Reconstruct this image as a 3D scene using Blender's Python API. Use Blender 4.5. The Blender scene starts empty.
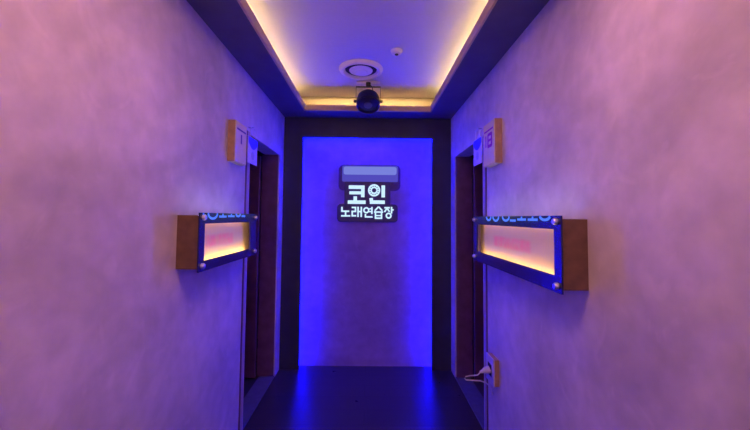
import bpy, bmesh, math, random
from mathutils import Vector, Matrix
random.seed(3)
SC = bpy.context.scene
COL = SC.collection
PI = math.pi

# ------------------------------------------------------------------ helpers
def new_mat(name):
    m = bpy.data.materials.new(name); m.use_nodes = True
    nt = m.node_tree; nt.nodes.clear()
    out = nt.nodes.new('ShaderNodeOutputMaterial')
    return m, nt, out

def plain(name, col, rough=0.5, metal=0.0, spec=0.5, grain=0.0, scale=40, coat=0.0, bump=0.0):
    m, nt, out = new_mat(name)
    b = nt.nodes.new('ShaderNodeBsdfPrincipled')
    b.inputs['Base Color'].default_value = (*col, 1)
    b.inputs['Roughness'].default_value = rough
    b.inputs['Metallic'].default_value = metal
    b.inputs['Specular IOR Level'].default_value = spec
    b.inputs['Coat Weight'].default_value = coat
    b.inputs['Coat Roughness'].default_value = 0.08
    nt.links.new(b.outputs[0], out.inputs[0])
    if grain > 0 or bump > 0:
        tc = nt.nodes.new('ShaderNodeTexCoord')
        n = nt.nodes.new('ShaderNodeTexNoise'); n.inputs['Scale'].default_value = scale
        n.inputs['Detail'].default_value = 5
        nt.links.new(tc.outputs['Object'], n.inputs['Vector'])
        r = nt.nodes.new('ShaderNodeValToRGB')
        r.color_ramp.elements[0].position = 0.3; r.color_ramp.elements[1].position = 0.7
        lo = [c*(1-grain) for c in col]; hi = [min(1, c*(1+grain)) for c in col]
        r.color_ramp.elements[0].color = (*lo, 1); r.color_ramp.elements[1].color = (*hi, 1)
        nt.links.new(n.outputs['Fac'], r.inputs['Fac'])
        nt.links.new(r.outputs['Color'], b.inputs['Base Color'])
        if bump > 0:
            bp = nt.nodes.new('ShaderNodeBump'); bp.inputs['Strength'].default_value = bump
            bp.inputs['Distance'].default_value = 0.003
            nt.links.new(n.outputs['Fac'], bp.inputs['Height'])
            nt.links.new(bp.outputs[0], b.inputs['Normal'])
    return m

def glow(name, col, strength):
    m, nt, out = new_mat(name)
    e = nt.nodes.new('ShaderNodeEmission')
    e.inputs['Color'].default_value = (*col, 1); e.inputs['Strength'].default_value = strength
    nt.links.new(e.outputs[0], out.inputs[0])
    return m

def concrete(name, base, spread, seed=0.0, rough=0.6):
    """plaster-look wallpaper: cloudy patches, fine grain, a few pale trowel smears"""
    m, nt, out = new_mat(name)
    N = nt.nodes.new; L = nt.links.new
    b = N('ShaderNodeBsdfPrincipled'); b.inputs['Roughness'].default_value = rough
    b.inputs['Specular IOR Level'].default_value = 0.3
    tc = N('ShaderNodeTexCoord'); mp = N('ShaderNodeMapping')
    mp.inputs['Location'].default_value = (seed, seed*1.7, seed*0.3)
    L(tc.outputs['Object'], mp.inputs['Vector'])
    n1 = N('ShaderNodeTexNoise'); n1.inputs['Scale'].default_value = 2.4; n1.inputs['Detail'].default_value = 6
    n1.inputs['Distortion'].default_value = 0.6
    n2 = N('ShaderNodeTexNoise'); n2.inputs['Scale'].default_value = 14; n2.inputs['Detail'].default_value = 8
    n3 = N('ShaderNodeTexNoise'); n3.inputs['Scale'].default_value = 5; n3.inputs['Detail'].default_value = 3
    n3.inputs['Distortion'].default_value = 2.5
    for n in (n1, n2, n3): L(mp.outputs[0], n.inputs['Vector'])
    r1 = N('ShaderNodeValToRGB')
    r1.color_ramp.elements[0].position = 0.32; r1.color_ramp.elements[1].position = 0.72
    r1.color_ramp.elements[0].color = (*[c*(1-spread) for c in base], 1)
    r1.color_ramp.elements[1].color = (*[min(1, c*(1+spread)) for c in base], 1)
    L(n1.outputs['Fac'], r1.inputs['Fac'])
    r2 = N('ShaderNodeValToRGB')
    r2.color_ramp.elements[0].position = 0.3; r2.color_ramp.elements[1].position = 0.7
    r2.color_ramp.elements[0].color = (0.84, 0.84, 0.84, 1); r2.color_ramp.elements[1].color = (1, 1, 1, 1)
    L(n2.outputs['Fac'], r2.inputs['Fac'])
    mx = N('ShaderNodeMix'); mx.data_type = 'RGBA'; mx.blend_type = 'MULTIPLY'; mx.inputs[0].default_value = 1
    L(r1.outputs['Color'], mx.inputs[6]); L(r2.outputs['Color'], mx.inputs[7])
    r3 = N('ShaderNodeValToRGB')
    r3.color_ramp.elements[0].position = 0.60; r3.color_ramp.elements[1].position = 0.74
    r3.color_ramp.elements[0].color = (0, 0, 0, 1); r3.color_ramp.elements[1].color = (0.18, 0.18, 0.18, 1)
    L(n3.outputs['Fac'], r3.inputs['Fac'])
    m2 = N('ShaderNodeMix'); m2.data_type = 'RGBA'
    L(r3.outputs['Color'], m2.inputs[0]); L(mx.outputs[2], m2.inputs[6])
    m2.inputs[7].default_value = (*[min(1, c*1.45) for c in base], 1)
    L(m2.outputs[2], b.inputs['Base Color'])
    bp = N('ShaderNodeBump'); bp.inputs['Strength'].default_value = 0.15; bp.inputs['Distance'].default_value = 0.004
    L(n2.outputs['Fac'], bp.inputs['Height']); L(bp.outputs[0], b.inputs['Normal'])
    L(b.outputs[0], out.inputs[0])
    return m

def add_box(bm, x0, x1, y0, y1, z0, z1):
    if x0 > x1: x0, x1 = x1, x0
    if y0 > y1: y0, y1 = y1, y0
    v = [bm.verts.new((x, y, z)) for x in (x0, x1) for y in (y0, y1) for z in (z0, z1)]
    for f in ((0,1,3,2),(4,6,7,5),(0,4,5,1),(2,3,7,6),(0,2,6,4),(1,5,7,3)):
        bm.faces.new([v[i] for i in f])

def add_lathe(bm, prof, n=40, mtx=None, cap=True):
    """prof: list of (radius, height) about +Z"""
    rings = []
    for r, h in prof:
        ring = []
        for i in range(n):
            a = 2*PI*i/n; p = Vector((r*math.cos(a), r*math.sin(a), h))
            if mtx is not None: p = mtx @ p
            ring.append(bm.verts.new(p))
        rings.append(ring)
    for a, b in zip(rings, rings[1:]):
        for i in range(n):
            bm.faces.new((a[i], a[(i+1) % n], b[(i+1) % n], b[i]))
    if cap:
        bm.faces.new(rings[0][::-1]); bm.faces.new(rings[-1])

def add_tube(bm, pts, r, n=8, closed=False):
    pts = [Vector(p) for p in pts]
    rings = []
    for i, p in enumerate(pts):
        if i == 0: d = pts[1]-p
        elif i == len(pts)-1: d = p-pts[-2]
        else: d = pts[i+1]-pts[i-1]
        d.normalize()
        up = Vector((0, 0, 1)) if abs(d.z) < 0.9 else Vector((1, 0, 0))
        s = d.cross(up).normalized(); t = s.cross(d).normalized()
        rings.append([bm.verts.new(p + r*(math.cos(2*PI*k/n)*s + math.sin(2*PI*k/n)*t)) for k in range(n)])
    for a, b in zip(rings, rings[1:]):
        for k in range(n): bm.faces.new((a[k], a[(k+1) % n], b[(k+1) % n], b[k]))
    bm.faces.new(rings[0][::-1]); bm.faces.new(rings[-1])

def rounded_prism(bm, x0, x1, z0, z1, y0, y1, r, n=8):
    """rounded rectangle in x-z, extruded y0..y1"""
    pts = []
    for cx, cz, a0 in ((x1-r, z1-r, 0), (x0+r, z1-r, PI/2), (x0+r, z0+r, PI), (x1-r, z0+r, 1.5*PI)):
        for i in range(n+1):
            a = a0 + PI/2*i/n; pts.append((cx+r*math.cos(a), cz+r*math.sin(a)))
    A = [bm.verts.new((x, y0, z)) for x, z in pts]; B = [bm.verts.new((x, y1, z)) for x, z in pts]
    bm.faces.new(A); bm.faces.new(B[::-1])
    k = len(pts)
    for i in range(k): bm.faces.new((A[i], B[i], B[(i+1) % k], A[(i+1) % k]))

def obj(name, bm, mat, parent=None, smooth=False, bevel=0.0, local=False):
    """link one mesh object; vertices are given in world space and moved into the parent's frame"""
    bmesh.ops.recalc_face_normals(bm, faces=bm.faces)
    me = bpy.data.meshes.new(name); bm.to_mesh(me); bm.free()
    if parent is not None and not local:
        off = world_loc(parent)
        me.transform(Matrix.Translation(-off))
    me.materials.append(mat)
    o = bpy.data.objects.new(name, me); COL.objects.link(o)
    if parent is not None: o.parent = parent
    if smooth:
        for p in me.polygons: p.use_smooth = True
        try: me.set_sharp_from_angle(angle=math.radians(35))
        except Exception: pass
    if bevel > 0:
        md = o.modifiers.new('edge', 'BEVEL'); md.width = bevel; md.segments = 2; md.limit_method = 'ANGLE'
    return o

def world_loc(o):
    v = Vector((0, 0, 0))
    while o is not None: v += o.location; o = o.parent
    return v

def thing(name, label, cat, loc, group=None):
    o = bpy.data.objects.new(name, None); COL.objects.link(o)
    o.location = loc; o.empty_display_size = 0.05
    o['label'] = label; o['category'] = cat
    if group: o['group'] = group
    return o

def struct(name, bm, mat, parent=None, **k):
    o = obj(name, bm, mat, parent, **k)
    if parent is None: o['kind'] = 'structure'
    return o

def sbox(name, mat, *bounds, parent=None, bevel=0.0):
    bm = bmesh.new()
    for b in bounds: add_box(bm, *b)
    return struct(name, bm, mat, parent, bevel=bevel)

def box(name, mat, parent, *bounds, bevel=0.0):
    bm = bmesh.new()
    for b in bounds: add_box(bm, *b)
    return obj(name, bm, mat, parent, bevel=bevel)

# ------------------------------------------------------------------ sizes (metres)
W = 0.7825          # half width of the corridor
D = 3.161           # distance of the end portal
H = 2.32            # soffit
HC = 2.52           # raised tray ceiling
LIP = 0.55          # half width of the tray opening
LIPD = 2.943        # far edge of the tray opening
BACK = -2.6
WT = 0.13           # wall thickness
DOOR0, DOOR1, DOORH = 2.27, 3.015, 1.935

# ------------------------------------------------------------------ materials
M = {}
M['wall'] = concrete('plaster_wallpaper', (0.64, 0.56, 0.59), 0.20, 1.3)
M['panel'] = concrete('plaster_wallpaper_end', (0.34, 0.23, 0.54), 0.16, 6.1)  # same wallpaper, with blue ambient light put into its base colour
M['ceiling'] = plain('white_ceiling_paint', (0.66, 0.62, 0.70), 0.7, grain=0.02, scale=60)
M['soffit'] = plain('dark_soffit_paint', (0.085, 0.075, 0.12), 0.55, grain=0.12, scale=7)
M['lip'] = plain('tray_edge_paint', (0.58, 0.42, 0.26), 0.6, grain=0.05, scale=20)  # white paint, with the warm light on it put into this tan
M['cove'] = plain('cove_board_paint', (0.16, 0.14, 0.11), 0.7, grain=0.03, scale=20)
M['portal'] = plain('charcoal_portal_board', (0.026, 0.026, 0.060), 0.55, grain=0.15, scale=9)
M['jamb'] = plain('plum_brown_jamb', (0.14, 0.055, 0.20), 0.5, grain=0.2, scale=12)
M['door'] = plain('plum_brown_door', (0.12, 0.045, 0.16), 0.45, grain=0.2, scale=10)
M['corner'] = plain('corner_profile', (0.44, 0.32, 0.30), 0.5, grain=0.08, scale=30)
M['groove'] = plain('groove_brown', (0.14, 0.075, 0.05), 0.6, grain=0.1, scale=30)
M['stone'] = plain('threshold_stone', (0.10, 0.10, 0.17), 0.3, grain=0.12, scale=25)
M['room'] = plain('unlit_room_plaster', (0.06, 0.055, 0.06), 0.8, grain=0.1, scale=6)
M['case'] = plain('light_box_case_brown', (0.16, 0.085, 0.045), 0.45, grain=0.2, scale=30)
M['plate'] = plain('dark_blue_acrylic', (0.012, 0.010, 0.06), 0.22, spec=0.6, grain=0.1, scale=5)
M['liner'] = plain('mauve_box_liner', (0.13, 0.095, 0.26), 0.6, grain=0.03, scale=30)  # the dim mauve light at the box end is put into this colour
M['steel'] = plain('brushed_steel', (0.62, 0.62, 0.66), 0.3, metal=1.0, grain=0.05, scale=80)
M['white'] = plain('ivory_plastic', (0.80, 0.72, 0.27), 0.45, grain=0.03, scale=30)
M['tan'] = plain('tan_sign_side', (0.42, 0.25, 0.13), 0.5, grain=0.15, scale=30)  # warm light on the near-facing sides is put into this tan
M['plugwhite'] = plain('white_outlet_plastic', (0.55, 0.52, 0.56), 0.4, grain=0.03, scale=40)
M['ink'] = plain('dark_ink', (0.10, 0.05, 0.10), 0.6, grain=0.1, scale=50)
M['magenta'] = plain('magenta_ink', (0.42, 0.03, 0.22), 0.6, grain=0.1, scale=50)
M['card'] = plain('white_card', (0.66, 0.62, 0.70), 0.4, grain=0.03, scale=40)
M['bluefilm'] = plain('blue_card_film', (0.05, 0.05, 0.85), 0.35, grain=0.08, scale=40)
M['greymark'] = plain('pale_grey_print', (0.46, 0.43, 0.55), 0.5, grain=0.05, scale=40)
M['black'] = plain('black_metal', (0.012, 0.010, 0.014), 0.42, grain=0.2, scale=40)
M['greymetal'] = plain('dull_grey_metal', (0.12, 0.11, 0.12), 0.5, grain=0.1, scale=40)
M['lens'] = plain('dark_lens_glass', (0.03, 0.025, 0.03), 0.4, spec=0.4, grain=0.1, scale=60)
M['diffwhite'] = plain('air_diffuser_white', (0.88, 0.78, 0.70), 0.5, grain=0.03, scale=30)
M['dark'] = plain('dark_gap', (0.02, 0.018, 0.03), 0.7, grain=0.1, scale=30)
M['signback'] = plain('navy_sign_board', (0.018, 0.012, 0.17), 0.4, grain=0.1, scale=20)
M['signplum'] = plain('plum_sign_board', (0.08, 0.035, 0.26), 0.5, grain=0.1, scale=20)
M['paletrans'] = glow('pale_lit_panel', (0.19, 0.22, 0.72), 1.0)
M['letters'] = glow('lit_letters', (0.58, 0.82, 1.0), 1.1)
M['platelet'] = glow('lit_plate_letters', (0.10, 0.22, 1.0), 1.0)
M['warm'] = glow('warm_led', (1.0, 0.68, 0.20), 41.0)
M['warmfar'] = glow('warm_led_end', (1.0, 0.62, 0.24), 740.0)
M['boxled'] = glow('light_box_led', (1.0, 0.60, 0.20), 36.0)
M['boxtopled'] = glow('light_box_top_led', (1.0, 0.50, 0.26), 11.0)
M['blue'] = glow('blue_led', (0.0002, 0.0010, 1.0), 220.0)
M['bluein'] = glow('blue_led_inward', (0.0002, 0.0010, 1.0), 190.0)
M['bluetopin'] = glow('blue_led_top_inward', (0.0002, 0.0010, 1.0), 230.0)
M['bluetop'] = glow('blue_led_top', (0.0002, 0.0010, 1.0), 420.0)
M['boxtop'] = glow('blue_wash_led', (0.45, 0.48, 1.0), 17.0)
M['glass'] = glow('lit_frosted_glass', (0.85, 0.40, 0.9), 4.4)
M['lamp'] = glow('ceiling_lamp_diffuser', (1.0, 0.45, 0.40), 12.8)

def floor_mat():
    m, nt, out = new_mat('dark_floor_tiles')
    N = nt.nodes.new; L = nt.links.new
    b = N('ShaderNodeBsdfPrincipled')
    tc = N('ShaderNodeTexCoord')
    br = N('ShaderNodeTexBrick'); br.offset = 0.5
    br.inputs['Color1'].default_value = (0.040, 0.034, 0.042, 1); br.inputs['Color2'].default_value = (0.033, 0.029, 0.036, 1)
    br.inputs['Mortar'].default_value = (0.018, 0.016, 0.02, 1)
    br.inputs['Scale'].default_value = 1.0; br.inputs['Mortar Size'].default_value = 0.002
    br.inputs['Brick Width'].default_value = 0.9; br.inputs['Row Height'].default_value = 0.18
    L(tc.outputs['Object'], br.inputs['Vector'])
    n = N('ShaderNodeTexNoise'); n.inputs['Scale'].default_value = 9; n.inputs['Detail'].default_value = 6
    L(tc.outputs['Object'], n.inputs['Vector'])
    mr = N('ShaderNodeMapRange'); mr.inputs['To Min'].default_value = 0.24; mr.inputs['To Max'].default_value = 0.36
    L(n.outputs['Fac'], mr.inputs['Value']); L(mr.outputs[0], b.inputs['Roughness'])
    L(br.outputs['Color'], b.inputs['Base Color'])
    L(b.outputs[0], out.inputs[0])
    return m
M['floor'] = floor_mat()

def printed_panel(name, c0, c1, zc, zh):
    """white diffusing panel with one smeared row of pink print (runs along y, centred at zc)"""
    m, nt, out = new_mat(name)
    N = nt.nodes.new; L = nt.links.new
    b = N('ShaderNodeBsdfPrincipled'); b.inputs['Roughness'].default_value = 0.5
    tc = N('ShaderNodeTexCoord'); sp = N('ShaderNodeSeparateXYZ'); L(tc.outputs['Object'], sp.inputs[0])
    def math_(op, a, bb=None):
        k = N('ShaderNodeMath'); k.operation = op; k.use_clamp = False
        for i, v in enumerate((a, bb)):
            if v is None: continue
            if isinstance(v, (int, float)): k.inputs[i].default_value = v
            else: L(v, k.inputs[i])
        return k.outputs[0]
    def soft(sock, lo, hi, s):
        a = N('ShaderNodeMapRange'); a.interpolation_type = 'SMOOTHSTEP'
        a.inputs['From Min'].default_value = lo-s; a.inputs['From Max'].default_value = lo+s; L(sock, a.inputs['Value'])
        c = N('ShaderNodeMapRange'); c.interpolation_type = 'SMOOTHSTEP'
        c.inputs['From Min'].default_value = hi+s; c.inputs['From Max'].default_value = hi-s; L(sock, c.inputs['Value'])
        return math_('MULTIPLY', a.outputs[0], c.outputs[0])
    msk = math_('MULTIPLY', soft(sp.outputs['Y'], c0, c1, 0.03), soft(sp.outputs['Z'], zc-zh, zc+zh, 0.010))
    n = N('ShaderNodeTexNoise'); n.inputs['Scale'].default_value = 16; n.inputs['Detail'].default_value = 2
    L(tc.outputs['Object'], n.inputs['Vector'])
    mr = N('ShaderNodeMapRange'); mr.inputs['From Min'].default_value = 0.35; mr.inputs['From Max'].default_value = 0.6
    mr.inputs['To Min'].default_value = 0.45; L(n.outputs['Fac'], mr.inputs['Value'])
    f = math_('MULTIPLY', msk, mr.outputs[0])
    mx = N('ShaderNodeMix'); mx.data_type = 'RGBA'; L(f, mx.inputs[0])
    mx.inputs[6].default_value = (0.74, 0.64, 0.32, 1); mx.inputs[7].default_value = (0.88, 0.34, 0.26, 1)
    L(mx.outputs[2], b.inputs['Base Color']); L(b.outputs[0], out.inputs[0])
    return m

# ------------------------------------------------------------------ the setting
fl = sbox('floor', M['floor'], (-2.6, 2.6, BACK-0.1, 3.40, -0.12, 0.0))

def side_wall(name, s):
    bm = bmesh.new()
    x0, x1 = s*W, s*(W+WT)
    add_box(bm, x0, x1, BACK, DOOR0, 0, HC+0.06)
    add_box(bm, x0, x1, DOOR0, DOOR1, DOORH, HC+0.06)
    add_box(bm, x0, x1, DOOR1, 3.40, 0, HC+0.06)
    bmesh.ops.remove_doubles(bm, verts=bm.verts, dist=1e-5)
    return struct(name, bm, M['wall'])
side_wall('wall_left', -1); side_wall('wall_right', 1)

# end wall: plaster panel set back behind the charcoal portal, white cove board above it
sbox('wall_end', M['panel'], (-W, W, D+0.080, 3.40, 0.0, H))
sbox('trim_1', M['cove'], (-W, W, D, 3.40, H+0.044, HC))
OPX, OPZ = 0.605, 2.132          # half width and top of the portal opening
bm = bmesh.new()
for s in (-1, 1): add_box(bm, s*OPX, s*W, D, D+0.018, 0.0, H)
add_box(bm, -OPX, OPX, D, D+0.018, OPZ, H)
for s in (-1, 1): add_box(bm, s*(OPX+0.075), s*W, D+0.018, D+0.080, 0.0, H)
add_box(bm, -OPX-0.075, OPX+0.075, D+0.018, D+0.080, OPZ+0.075, H)
portal = struct('trim_2', bm, M['portal'])
for s in (-1, 1):
    box('strip_rail', M['portal'], portal, (s*(OPX+0.011), s*(OPX+0.075), D+0.032, D+0.050, 0.0, OPZ+0.03))
    box('blue_light_strip', M['blue'], portal, (s*(OPX+0.012), s*(OPX+0.024), D+0.050, D+0.0508, 0.01, OPZ+0.02))
    box('blue_light_strip', M['bluein'], portal, (s*(OPX+0.0102), s*(OPX+0.011), D+0.033, D+0.049, 0.01, OPZ+0.01))
box('strip_rail', M['portal'], portal, (-OPX-0.011, OPX+0.011, D+0.032, D+0.050, OPZ+0.013, OPZ+0.075))
box('blue_light_strip', M['bluetop'], portal, (-OPX-0.01, OPX+0.01, D+0.050, D+0.0508, OPZ+0.014, OPZ+0.026))
box('blue_light_strip', M['bluetopin'], portal, (-OPX-0.01, OPX+0.01, D+0.033, D+0.049, OPZ+0.0122, OPZ+0.013))

# back of the corridor behind the camera
sbox('wall_back', M['wall'], (-W-WT, W+WT, BACK-0.1, BACK, 0, HC+0.06))

d3 = sbox('door_3', M['jamb'], (-0.62, -0.56, BACK, BACK+0.05, 0, 2.26), (0.56, 0.62, BACK, BACK+0.05, 0, 2.26), (-0.56, 0.56, BACK, BACK+0.05, 2.20, 2.26), (-0.56, 0.56, BACK, BACK+0.05, 0, 0.95))  # unseen frame added around the rear fill panel
box('lit_glass', M['glass'], d3, (-0.56, 0.56, BACK+0.01, BACK+0.03, 0.95, 2.20))  # added glowing panel that tints the walls from behind the camera

# ceilings: raised white tray, dark soffit around it, pale tray edge
sbox('ceiling', M['ceiling'], (-W-WT, W+WT, BACK, 3.40, HC, HC+0.06))
TB = -1.5
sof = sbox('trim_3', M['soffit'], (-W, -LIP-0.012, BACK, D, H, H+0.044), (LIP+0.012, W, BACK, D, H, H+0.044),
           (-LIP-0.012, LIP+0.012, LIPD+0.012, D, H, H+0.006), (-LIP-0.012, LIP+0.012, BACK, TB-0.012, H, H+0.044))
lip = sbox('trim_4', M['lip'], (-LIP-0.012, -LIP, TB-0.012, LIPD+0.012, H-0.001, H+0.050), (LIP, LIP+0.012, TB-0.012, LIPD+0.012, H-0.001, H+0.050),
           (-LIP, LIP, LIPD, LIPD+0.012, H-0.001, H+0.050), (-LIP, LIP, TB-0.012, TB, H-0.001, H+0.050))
for s in (-1, 1):
    box('strip_ledge', M['cove'], sof, (s*0.670, s*0.720, TB, 2.98, H+0.044, H+0.070))
    box('warm_light_strip', M['warm'], sof, (s*0.675, s*0.689, TB, 2.98, H+0.070, H+0.0708))
box('warm_light_strip', M['warmfar'], sof, (-0.55, 0.55, 2.958, 2.968, H+0.006, H+0.0068))
box('light_shield', M['cove'], sof, (-0.562, 0.562, LIPD+0.012, 3.007, H+0.046, H+0.0495))

# doorways with the leaf swung inwards, dark rooms behind
def doorway(n, s):
    X = lambda d: s*(W+d)
    # lining of the opening (root of the door)
    bm = bmesh.new()
    add_box(bm, X(0.010), X(WT+0.02), DOOR1-0.012, DOOR1+0.0, 0.012, DOORH-0.001)
    add_box(bm, X(0.010), X(WT+0.02), DOOR0, DOOR0+0.012, 0.012, DOORH-0.001)
    fr = struct('door_%d' % n, bm, M['jamb'])
    bm = bmesh.new(); add_box(bm, X(0.0), X(WT), DOOR0, DOOR1, 0.0, 0.012)
    obj('threshold', bm, M['stone'], fr, bevel=0.003)
    # leaf, opened a right angle into the room
    x0, x1 = X(WT+0.026), X(WT+0.026+0.69)
    bm = bmesh.new(); add_box(bm, x0, x1, DOOR1-0.055, DOOR1-0.015, 0.015, DOORH-0.02)
    leaf = obj('door_leaf', bm, M['door'], fr, bevel=0.003)
    for zz in (0.25, 1.0, 1.7):
        bm = bmesh.new()
        add_lathe(bm, [(0.006, 0), (0.006, 0.08)], 12, Matrix.Translation((X(WT+0.0235), DOOR1-0.010, zz)))
        obj('hinge', bm, M['dark'], leaf, smooth=True)
    bm = bmesh.new()
    xh = X(WT+0.026+0.63)
    for q in (-1, 1):
        yy = DOOR1-0.035
        add_lathe(bm, [(0.022, 0.0), (0.022, 0.006)], 20, Matrix.Translation((xh, yy+q*0.021, 0.98)) @ Matrix.Rotation(-q*PI/2, 4, 'X'))
        add_tube(bm, [(xh, yy+q*0.024, 0.98), (xh, yy+q*0.06, 0.98), (xh-s*0.02, yy+q*0.066, 0.98), (xh-s*0.11, yy+q*0.066, 0.98)], 0.008, 10)
    obj('door_handle', bm, M['steel'], leaf, smooth=True)
    # dark room shell
    a, b2 = X(WT), s*2.5
    nm = 'left' if s < 0 else 'right'
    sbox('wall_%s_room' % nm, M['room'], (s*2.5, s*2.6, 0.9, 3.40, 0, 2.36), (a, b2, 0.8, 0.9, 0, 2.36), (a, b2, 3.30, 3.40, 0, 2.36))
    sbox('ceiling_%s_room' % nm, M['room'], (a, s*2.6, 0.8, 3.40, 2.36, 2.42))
doorway(1, -1); doorway(2, 1)

# vertical corner profiles at the near side of each doorway
for n, s in ((5, -1), (6, 1)):
    t = sbox('trim_%d' % n, M['corner'], (s*W, s*(W-0.004), DOOR0-0.060, DOOR0-0.022, 0.0, DOORH+0.01), bevel=0.001)
    box('shadow_groove', M['groove'], t, (s*W, s*(W-0.0045), DOOR0-0.078, DOOR0-0.060, 0.0, DOORH+0.01))  # brown line beside the pale profile

# ------------------------------------------------------------------ stroke lettering
def add_stroke(bm, pts, w, plane, close=False):
    """thick polyline; plane(u, v, d) -> world, d is the height above the face (0..1)"""
    P = [Vector((p[0], p[1])) for p in pts]
    if close: P.append(P[0])
    for i, (a, b) in enumerate(zip(P, P[1:])):
        d = (b-a)
        if d.length < 1e-9: continue
        d.normalize(); nrm = Vector((-d.y, d.x))*w/2
        e = d*w/2 if len(pts) > 2 or close else Vector((0, 0))
        ea = e if (i > 0 or close) else Vector((0, 0)); eb = e if (i < len(P)-2 or close) else Vector((0, 0))
        if close: ea = ea*0.35; eb = eb*0.35
        q = [a-ea+nrm, a-ea-nrm, b+eb-nrm, b+eb+nrm]
        A = [bm.verts.new(plane(p.x, p.y, 0)) for p in q]; B = [bm.verts.new(plane(p.x, p.y, 1)) for p in q]
        bm.faces.new(A[::-1]); bm.faces.new(B)
        for k in range(4): bm.faces.new((A[k], A[(k+1) % 4], B[(k+1) % 4], B[k]))
def ring(cx, cy, r, n=20): return [(cx+r*math.cos(2*PI*k/n), cy+r*math.sin(2*PI*k/n)) for k in range(n)]

# ------------------------------------------------------------------ lit shop sign on the end panel
PANEL_Y = D+0.080
sign = thing('wall_sign', 'glowing white Korean lettering sign on navy board on the blue-edged end panel', 'sign', (0.01, PANEL_Y, 1.34))
SX = lambda px: 0.007 + (px-368)*0.00946          # lettering laid out in units of 9.46 mm
SZ = lambda py: 1.346 + (222-py)*0.00946
FY = PANEL_Y-0.030
bm = bmesh.new()
rounded_prism(bm, SX(337.5), SX(398), SZ(222.5), SZ(204.5), FY, PANEL_Y-0.012, 0.035)
o = obj('lower_board', bm, M['signback'], sign, bevel=0.002)
bm = bmesh.new(); rounded_prism(bm, SX(344.5), SX(390.5), SZ(207), SZ(181), FY+0.001, PANEL_Y-0.012, 0.03)
obj('middle_board', bm, M['signback'], sign, bevel=0.002)
bm = bmesh.new(); rounded_prism(bm, SX(338.5), SX(400.5), SZ(191), SZ(165), FY+0.003, PANEL_Y-0.012, 0.05)
obj('upper_board', bm, M['signplum'], sign, bevel=0.002)
bm = bmesh.new(); rounded_prism(bm, SX(342), SX(398), SZ(182), SZ(166), FY-0.003, FY+0.003, 0.012)
obj('blank_panel', bm, glow('lilac_lit_acrylic', (0.085, 0.07, 0.50), 1.0), sign)['label'] = 'pale blue translucent panel without lettering'
bm = bmesh.new(); rounded_prism(bm, SX(343.5), SX(396.5), SZ(175), SZ(167), FY-0.008, FY-0.003, 0.02)
obj('light_bar', bm, M['paletrans'], sign)
for px, py in ((345, 212), (391, 212), (352, 170), (388, 170)):
    bm = bmesh.new(); add_lathe(bm, [(0.008, 0), (0.008, 0.013)], 12, Matrix.Translation((SX(px), PANEL_Y+0.0005, SZ(py))) @ Matrix.Rotation(PI/2, 4, 'X'))
    obj('standoff', bm, M['steel'], sign, smooth=True)
def sign_plane(u, v, d): return (SX(u), FY+0.0005-d*0.010, SZ(v))
def letter(strokes):
    bm = bmesh.new()
    for pts, w, cl in strokes: add_stroke(bm, pts, w, sign_plane, cl)
    return obj('letter', bm, M['letters'], sign)
B = 3.5; S = 1.55
letter([([(348.8, 187.6), (362.9, 187.6), (362.9, 197.6)], B, False), ([(349.5, 193.3), (362, 193.3)], 3.0, False),
        ([(355.4, 196.8), (355.4, 202)], B, False), ([(348, 202.6), (365.8, 202.6)], B, False)])
spoke = [([(374.2+2.6*math.cos(k*PI/6), 190.6+2.6*math.sin(k*PI/6)), (374.2+5.9*math.cos(k*PI/6), 190.6+5.9*math.sin(k*PI/6))], 1.0, False) for k in range(12)]
letter([(ring(374.2, 190.6, 2.9), 1.3, True), (ring(374.2, 190.6, 5.4), 1.5, True)] + spoke +
       [([(383.3, 185.6), (383.3, 197.6)], B, False), ([(371.2, 198.4), (371.8, 202.4), (385.0, 202.4)], B, False)])
letter([([(342.3, 207.4), (342.3, 211.8), (349.6, 211.8)], S, False), ([(346, 211.8), (346, 216.3)], S, False), ([(341.6, 216.4), (350.7, 216.4)], S, False)])
letter([([(352, 208.0), (355.8, 208.0), (355.8, 211.9), (352.6, 211.9), (352.6, 216.2), (356.6, 216.2)], S, False),
        ([(358.4, 207.2), (358.4, 217.4)], S, False), ([(361.6, 207.2), (361.6, 217.4)], S, False), ([(358.4, 212), (361.6, 212)], S, False)])
letter([(ring(366.6, 210.6, 2.4), S, True), ([(372.2, 207.2), (372.2, 214.4)], S, False), ([(369.4, 209.2), (372.2, 209.2)], 1.2, False),
        ([(369.4, 212), (372.2, 212)], 1.2, False), ([(365.8, 214.2), (365.8, 217.2), (373, 217.2)], S, False)])
letter([([(378.8, 207.0), (375.0, 211.0)], S, False), ([(378.8, 207.0), (382.6, 211.0)], S, False), ([(374.2, 212.3), (383.4, 212.3)], S, False),
        ([(375.8, 213.2), (375.8, 218.4), (381.8, 218.4), (381.8, 213.2)], S, False), ([(375.8, 215.8), (381.8, 215.8)], 1.2, False)])
letter([([(384.6, 207.9), (390.0, 207.9)], S, False), ([(387.4, 208.2), (384.7, 212.2)], S, False), ([(387.4, 208.6), (389.8, 212.0)], S, False),
        ([(391.8, 207.0), (391.8, 213.6)], S, False), ([(391.8, 210.0), (394.0, 210.0)], 1.3, False), (ring(388.9, 215.8, 2.3), S, True)])

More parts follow.
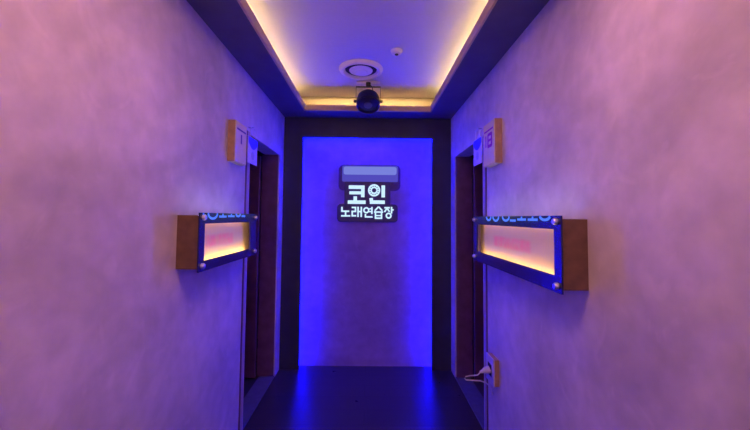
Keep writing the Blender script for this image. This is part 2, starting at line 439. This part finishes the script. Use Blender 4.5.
# ------------------------------------------------------------------ light boxes on the side walls
def light_box(s, ya, yb, za, zb, wy0, wy1, wz0, wz1, label, led0, led1, pr0, pr1, marks):
    X = lambda d: s*(W-d)
    T = 0.10
    t = thing('light_box', label, 'light box', (X(0.0), (ya+yb)/2, za), 'light boxes on the corridor walls')
    g = 0.006
    bm = bmesh.new()          # open case: top, bottom, two ends
    add_box(bm, X(0), X(T-g), ya+0.012, yb-0.012, zb-0.022, zb-0.012)
    add_box(bm, X(0), X(T-g), ya+0.012, yb-0.012, za+0.012, za+0.022)
    add_box(bm, X(0), X(T-g), ya+0.012, ya+0.022, za+0.022, zb-0.022)
    add_box(bm, X(0), X(T-g), yb-0.022, yb-0.012, za+0.022, zb-0.022)
    obj('case', bm, M['case'], t)
    bm = bmesh.new(); add_box(bm, X(0.0), X(0.064), ya+0.022, yb-0.022, za+0.022, zb-0.022)
    bm2 = bmesh.new()
    for q, e in ((ya, 1), (yb, -1)): add_box(bm2, X(0.064), X(T-g), q+e*0.022, q+e*0.024, za+0.022, zb-0.022)
    add_box(bm2, X(0.064), X(T-g), ya+0.024, yb-0.024, zb-0.024, zb-0.022)
    obj('inner_liner', bm2, M['liner'], t)
    m = printed_panel('printed_light_panel', pr0-(ya+yb)/2, pr1-(ya+yb)/2, (wz0+wz1)/2-0.004-za, 0.027)
    obj('light_panel', bm, m, t)['label'] = 'warmly lit white panel with a faded pink line of print'
    bm = bmesh.new()          # plate with a window
    add_box(bm, X(T-g), X(T), ya, wy0, za, zb); add_box(bm, X(T-g), X(T), wy1, yb, za, zb)
    add_box(bm, X(T-g), X(T), wy0, wy1, za, wz0); add_box(bm, X(T-g), X(T), wy0, wy1, wz1, zb)
    bmesh.ops.remove_doubles(bm, verts=bm.verts, dist=1e-5)
    fp = obj('front_frame', bm, M['plate'], t); fp['label'] = 'dark blue acrylic face plate with a window'
    bm = bmesh.new(); add_box(bm, X(0.080), X(0.088), led0, led1, za+0.022, za+0.026)
    obj('warm_light_strip', bm, M['boxled'], t)
    bm = bmesh.new(); add_box(bm, X(0.080), X(0.088), led0, led1, zb-0.027, zb-0.0245)
    obj('dim_light_strip', bm, M['boxtopled'], t)  # added weak strip that lifts the upper part of the panel
    bm = bmesh.new(); add_box(bm, X(0.078), X(0.088), ya+0.03, yb-0.03, zb-0.012, zb-0.0112)
    obj('upward_light_strip', bm, M['boxtop'], t)  # unseen strip added to wash the walls with pale blue
    for yy in (ya+0.028, yb-0.022):
        for zz in (za+0.024, zb-0.020):
            bm = bmesh.new()
            add_lathe(bm, [(0.0125, 0), (0.0125, 0.008), (0.009, 0.013)], 20, Matrix.Translation((X(T), yy, zz)) @ Matrix.Rotation(-s*PI/2, 4, 'Y'))
            obj('screw_cap', bm, M['steel'], fp, smooth=True)
    # lower halves of pale blue letters running off the top edge of the plate
    def pl(u, v, d): return (X(T+0.0004+0.0016*d), u, zb-0.001-v)
    for kind, y0, wd, hh in marks:
        bm = bmesh.new(); w = 0.010
        if kind == 'bowl': add_stroke(bm, [(y0+wd/2-wd/2*math.cos(a*PI/10), hh*math.sin(a*PI/10)) for a in range(11)], w, pl)
        elif kind == 'bar': add_stroke(bm, [(y0, hh), (y0+wd, hh)], w, pl); add_stroke(bm, [(y0+wd*0.5, 0.001), (y0+wd*0.5, hh)], w, pl)
        elif kind == 'corner': add_stroke(bm, [(y0, 0.001), (y0, hh), (y0+wd, hh)], w, pl)
        elif kind == 'line': add_stroke(bm, [(y0, hh), (y0+wd, hh)], w, pl)
        obj('letter_fragment', bm, M['platelet'], fp)
    return t
light_box(-1, 1.42, 2.128, 1.150, 1.399, 1.466, 2.030, 1.194, 1.352,
          'shorter glowing light box with a brown end, on the left wall before the doorway', 1.46, 2.03, 1.55, 1.86,
          [('corner', 1.447, 0.02, 0.020), ('bowl', 1.49, 0.09, 0.024), ('bar', 1.60, 0.08, 0.015), ('bar', 1.70, 0.08, 0.013), ('bowl', 1.80, 0.06, 0.013), ('line', 1.88, 0.05, 0.012)])
light_box(1, 1.17, 2.148, 1.128, 1.398, 1.215, 2.082, 1.186, 1.350,
          'longer glowing light box on the right wall above the low outlet', 1.25, 2.075, 1.47, 1.90,
          [('bowl', 1.84, 0.07, 0.020), ('bowl', 1.73, 0.08, 0.022), ('bowl', 1.60, 0.08, 0.020), ('line', 1.53, 0.06, 0.019), ('bar', 1.43, 0.08, 0.014), ('bar', 1.33, 0.08, 0.014), ('bowl', 1.24, 0.07, 0.014)])

# ------------------------------------------------------------------ room number signs by the doorways
def number_sign(s, ya, yb, za, zb, label, ink, glyphs):
    X = lambda d: s*(W-d)
    t = thing('number_sign', label, 'room sign', (X(0), (ya+yb)/2, za), 'room number signs beside the doorways')
    box('sign_body', M['tan'], t, (X(0), X(0.041), ya, yb, za, zb), bevel=0.003)
    box('sign_face', M['white'], t, (X(0.041), X(0.045), ya+0.001, yb-0.001, za+0.001, zb-0.001), bevel=0.001)
    box('sign_underside', M['white'], t, (X(0.002), X(0.040), ya+0.004, yb-0.004, za-0.002, za+0.001))
    h = zb-za; w = yb-ya
    bm = bmesh.new(); add_box(bm, X(0.0448), X(0.0462), ya+w*0.12, yb-w*0.10, zb-h*0.205, zb-h*0.165)
    obj('header_line', bm, ink, t)
    bm = bmesh.new()
    def pl(u, v, d): return (X(0.0448+0.0014*d), ya+w/2+u*(1 if s < 0 else -1), zb-h*0.285-v)
    for pts, wd, cl in glyphs: add_stroke(bm, pts, wd, pl, cl)
    obj('room_number', bm, ink, t)
    return t
number_sign(-1, 1.905, 2.078, 1.697, 1.932, 'white room number sign with dark digit 1 above the left light box', M['ink'],
            [([(0.0, 0.0), (0.0, 0.055)], 0.016, False)])
number_sign(1, 1.930, 2.118, 1.708, 1.966, 'white room number sign with magenta digits above the right light box', M['magenta'],
            [([(-0.048, 0.0), (-0.048, 0.07)], 0.014, False),
             ([(-0.012, 0.002), (0.048, 0.002), (0.048, 0.072), (-0.012, 0.072)], 0.018, True), ([(-0.012, 0.037), (0.048, 0.037)], 0.014, False)])

# ------------------------------------------------------------------ tags hung beside the doorways
def hanging_card(s, y0, y1, z0, z1, label):
    xs = s*(W-0.030); ym = (y0+y1)/2; hz = z1+0.075
    t = thing('hanging_card', label, 'card', (s*W, ym, z0), 'cards hung at the doorways')
    R = 0.003
    box('card', M['card'], t, (xs-R, xs+R, y0, y1, z0, z1), bevel=0.0015)
    # blue area over the top with a curved lower edge
    bm = bmesh.new(); n = 16; w = (y1-y0)-0.006; hh = (z1-z0)
    f = []; bck = []
    pts = [(y0+0.003, z1-0.003), (y1-0.003, z1-0.003)] + [(y1-0.003-w*k/n, z1-hh*0.22-hh*0.22*math.sin(PI*k/n)) for k in range(n+1)]
    for sx in (-1, 1):
        vs = [bm.verts.new((xs-s*(R+0.0012*(sx+1)/2), y, z)) for y, z in pts]
        (f if sx < 0 else bck).extend(vs)
    bm.faces.new(f); bm.faces.new(bck[::-1])
    for k in range(len(pts)): bm.faces.new((f[k], f[(k+1) % len(pts)], bck[(k+1) % len(pts)], bck[k]))
    obj('blue_film', bm, M['bluefilm'], t)['label'] = 'blue upper part with a curved lower edge'
    bm = bmesh.new()
    add_lathe(bm, [(0.028, 0), (0.028, 0.0012)], 24, Matrix.Translation((xs-s*R, ym, z0+hh*0.33)) @ Matrix.Rotation(-s*PI/2, 4, 'Y'))
    obj('printed_spot', bm, M['greymark'], t)
    bm = bmesh.new()
    a = [(xs, ym-0.045, z1-0.006)] + [(xs, ym-0.045*math.cos(PI*k/10), hz-0.03+0.03*math.sin(PI*k/10)) for k in range(11)] + [(xs, ym+0.045, z1-0.006)]
    add_tube(bm, a, 0.0022, 8)
    obj('wire_loop', bm, M['steel'], t, smooth=True)
    bm = bmesh.new()
    add_tube(bm, [(s*(W+0.002), ym, hz-0.004), (xs, ym, hz-0.004), (xs-s*0.006, ym, hz+0.004)], 0.004, 8)
    obj('hook', bm, M['steel'], t, smooth=True)
hanging_card(-1, 2.140, 2.315, 1.728, 1.900, 'white card with blue top hanging by a wire at the left doorway')
hanging_card(1, 2.190, 2.360, 1.750, 1.925, 'white card with blue top hanging by a wire at the right doorway')

# ------------------------------------------------------------------ ceiling pieces
ad = thing('air_diffuser', 'round white ceiling air diffuser with a dark ring gap', 'air vent', (-0.053, 2.55, HC))
T = Matrix.Translation((-0.053, 2.55, HC)) @ Matrix.Rotation(PI, 4, 'X')
bm = bmesh.new(); add_lathe(bm, [(0.168, 0), (0.168, 0.006), (0.162, 0.018), (0.148, 0.026), (0.132, 0.024), (0.124, 0.014), (0.121, 0.0)], 56, T, cap=False)
obj('outer_ring', bm, M['diffwhite'], ad, smooth=True)
bm = bmesh.new(); add_lathe(bm, [(0.121, 0.0005), (0.121, 0.006)], 48, T); obj('dark_gap', bm, M['dark'], ad)
bm = bmesh.new(); add_lathe(bm, [(0.03, 0.006), (0.03, 0.010), (0.084, 0.010), (0.090, 0.013), (0.086, 0.019), (0.050, 0.022), (0.046, 0.026), (0.02, 0.027)], 48, T)
obj('centre_disc', bm, M['diffwhite'], ad, smooth=True)

se = thing('ceiling_sensor', 'small round white sensor on the tray ceiling', 'sensor', (0.196, 2.255, HC))
T = Matrix.Translation((0.196, 2.255, HC)) @ Matrix.Rotation(PI, 4, 'X')
bm = bmesh.new(); add_lathe(bm, [(0.040, 0), (0.040, 0.008), (0.033, 0.022), (0.018, 0.026)], 32, T); obj('housing', bm, M['diffwhite'], se, smooth=True)
bm = bmesh.new(); add_lathe(bm, [(0.013, 0.025), (0.013, 0.030), (0.006, 0.034)], 20, T); obj('lens', bm, M['dark'], se, smooth=True)

# black spotlight on a yoke
SPY = 2.80
sp = thing('spotlight', 'black can spotlight hung on a yoke below the tray ceiling', 'spotlight', (0.003, SPY, HC))
bm = bmesh.new(); add_box(bm, -0.10+0.003, 0.10+0.003, SPY-0.022, SPY+0.022, HC-0.006, HC); obj('base_plate', bm, M['diffwhite'], sp, bevel=0.002)
bm = bmesh.new(); add_lathe(bm, [(0.020, 0.005), (0.020, 0.030), (0.015, 0.040)], 24, Matrix.Translation((0.003, SPY, HC)) @ Matrix.Rotation(PI, 4, 'X')); obj('swivel_knob', bm, M['black'], sp, smooth=True)
cz = 2.356
bm = bmesh.new()
add_box(bm, -0.097, 0.103, SPY-0.012, SPY+0.012, HC-0.044, HC-0.040)
for s in (-1, 1): add_box(bm, 0.003+s*0.1, 0.003+s*0.1035, SPY-0.010, SPY+0.010, cz-0.012, HC-0.040)
obj('yoke', bm, M['black'], sp)
R = Matrix.Translation((0.003, SPY, cz)) @ Matrix.Rotation(math.radians(180-30), 4, 'X')   # barrel looks down the corridor
bm = bmesh.new()
add_lathe(bm, [(0.050, -0.066), (0.076, -0.060), (0.090, -0.040), (0.096, -0.01), (0.098, 0.02), (0.098, 0.046), (0.091, 0.050), (0.086, 0.045), (0.086, 0.030)], 48, R)
can = obj('can', bm, M['black'], sp, smooth=True)
bm = bmesh.new(); add_lathe(bm, [(0.085, 0.031), (0.060, 0.040), (0.030, 0.044), (0.004, 0.045)], 40, R); obj('lens', bm, M['lens'], can, smooth=True)
bm = bmesh.new(); add_lathe(bm, [(0.034, 0.040), (0.034, 0.050), (0.026, 0.052)], 24, R); obj('lamp_centre', bm, M['greymetal'], can, smooth=True)
for s in (-1, 1):
    bm = bmesh.new(); add_lathe(bm, [(0.006, 0.092), (0.006, 0.104), (0.013, 0.104), (0.013, 0.118), (0.009, 0.122)], 16, Matrix.Translation((0.003, SPY, cz)) @ Matrix.Rotation(s*PI/2, 4, 'Y'))
    obj('tilt_knob', bm, M['black'], sp, smooth=True)
bm = bmesh.new()
add_tube(bm, [(0.015, SPY+0.004, HC-0.02), (0.035, SPY+0.012, HC-0.035), (0.042, SPY+0.03, HC-0.07), (0.035, SPY+0.045, HC-0.10), (0.02, SPY+0.055, cz+0.045)], 0.004, 8)
obj('power_cable', bm, M['black'], sp, smooth=True)

# unseen fill lamp added on the tray ceiling to brighten the walls
cl = thing('ceiling_lamp', 'flat ceiling lamp in the tray above the viewer', 'lamp', (0, 0.65, HC))
box('lamp_frame', M['diffwhite'], cl, (-0.32, 0.32, 0.33, 0.35, HC-0.06, HC), (-0.32, 0.32, 0.95, 0.97, HC-0.06, HC), (-0.32, -0.30, 0.35, 0.95, HC-0.06, HC), (0.30, 0.32, 0.35, 0.95, HC-0.06, HC))
box('lamp_diffuser', M['lamp'], cl, (-0.30, 0.30, 0.35, 0.95, HC-0.045, HC-0.035))

# ------------------------------------------------------------------ wall outlet, plug and cable
wo = thing('wall_outlet', 'surface wall outlet low on the right wall beside the doorway', 'outlet', (W, 2.06, 0.41))
box('outlet_box', M['tan'], wo, (W, W-0.026, 2.005, 2.125, 0.415, 0.565), bevel=0.003)
box('face_plate', M['plugwhite'], wo, (W-0.026, W-0.034, 2.003, 2.127, 0.413, 0.567), bevel=0.003)
box('socket_recess', M['dark'], wo, (W-0.0335, W-0.0350, 2.035, 2.095, 0.455, 0.525))
pg = thing('power_plug', 'white power plug with looped cable in the low wall outlet', 'plug', (W-0.035, 2.065, 0.49))
bm = bmesh.new()
add_lathe(bm, [(0.021, 0.0), (0.021, 0.018), (0.017, 0.034), (0.011, 0.042), (0.007, 0.060)], 24, Matrix.Translation((W-0.035, 2.065, 0.49)) @ Matrix.Rotation(-PI/2-0.30, 4, 'Y'))
obj('plug_body', bm, M['plugwhite'], pg, smooth=True)
x0 = W-0.090
bm = bmesh.new()
pts = [(x0, 2.065, 0.472), (x0-0.016, 2.065, 0.455), (x0-0.06, 2.065, 0.452), (x0-0.088, 2.065, 0.446), (x0-0.094, 2.065, 0.436), (x0-0.086, 2.065, 0.427), (x0-0.05, 2.065, 0.424), (x0+0.0, 2.065, 0.422), (x0+0.035, 2.065, 0.41), (x0+0.065, 2.07, 0.38), (x0+0.078, 2.08, 0.33)]
add_tube(bm, pts, 0.0035, 8)
obj('cord', bm, M['plugwhite'], pg, smooth=True)

# ------------------------------------------------------------------ world, camera, colour
w = bpy.data.worlds.new('World'); SC.world = w; w.use_nodes = True
w.node_tree.nodes['Background'].inputs[0].default_value = (0.01, 0.008, 0.02, 1)
w.node_tree.nodes['Background'].inputs[1].default_value = 0.1

F_PX, CX, CY, PITCH, YAW, ROLL, CAMX, CAMZ = 339.79, 371.70, 201.16, 0.0483, 0.0071, -0.0098, 0.021, 1.3851
f = Vector((math.sin(YAW)*math.cos(PITCH), math.cos(YAW)*math.cos(PITCH), math.sin(PITCH)))
r0 = Vector((math.cos(YAW), -math.sin(YAW), 0)); d0 = f.cross(r0)
r = math.cos(ROLL)*r0 + math.sin(ROLL)*d0; dn = -math.sin(ROLL)*r0 + math.cos(ROLL)*d0
cam = bpy.data.cameras.new('camera'); co = bpy.data.objects.new('camera', cam); COL.objects.link(co)
mt = Matrix.Identity(4)
for i in range(3):
    mt[i][0] = r[i]; mt[i][1] = -dn[i]; mt[i][2] = -f[i]
mt.translation = Vector((CAMX, 0, CAMZ))
co.matrix_world = mt
cam.sensor_fit = 'HORIZONTAL'; cam.sensor_width = 36; cam.lens = F_PX*36/750
cam.shift_x = (375-CX)/750; cam.shift_y = (CY-215)/750
cam.clip_start = 0.02
SC.camera = co

vs = SC.view_settings
SC.display_settings.display_device = 'sRGB'
vs.view_transform = 'Standard'; vs.look = 'None'; vs.exposure = 0.0; vs.gamma = 1.0; vs.use_curve_mapping = False
SC.cycles.use_denoising = True
SC.cycles.max_bounces = 8; SC.cycles.diffuse_bounces = 5; SC.cycles.glossy_bounces = 4
SC.cycles.caustics_reflective = False; SC.cycles.caustics_refractive = False
SC.cycles.sample_clamp_indirect = 0.0
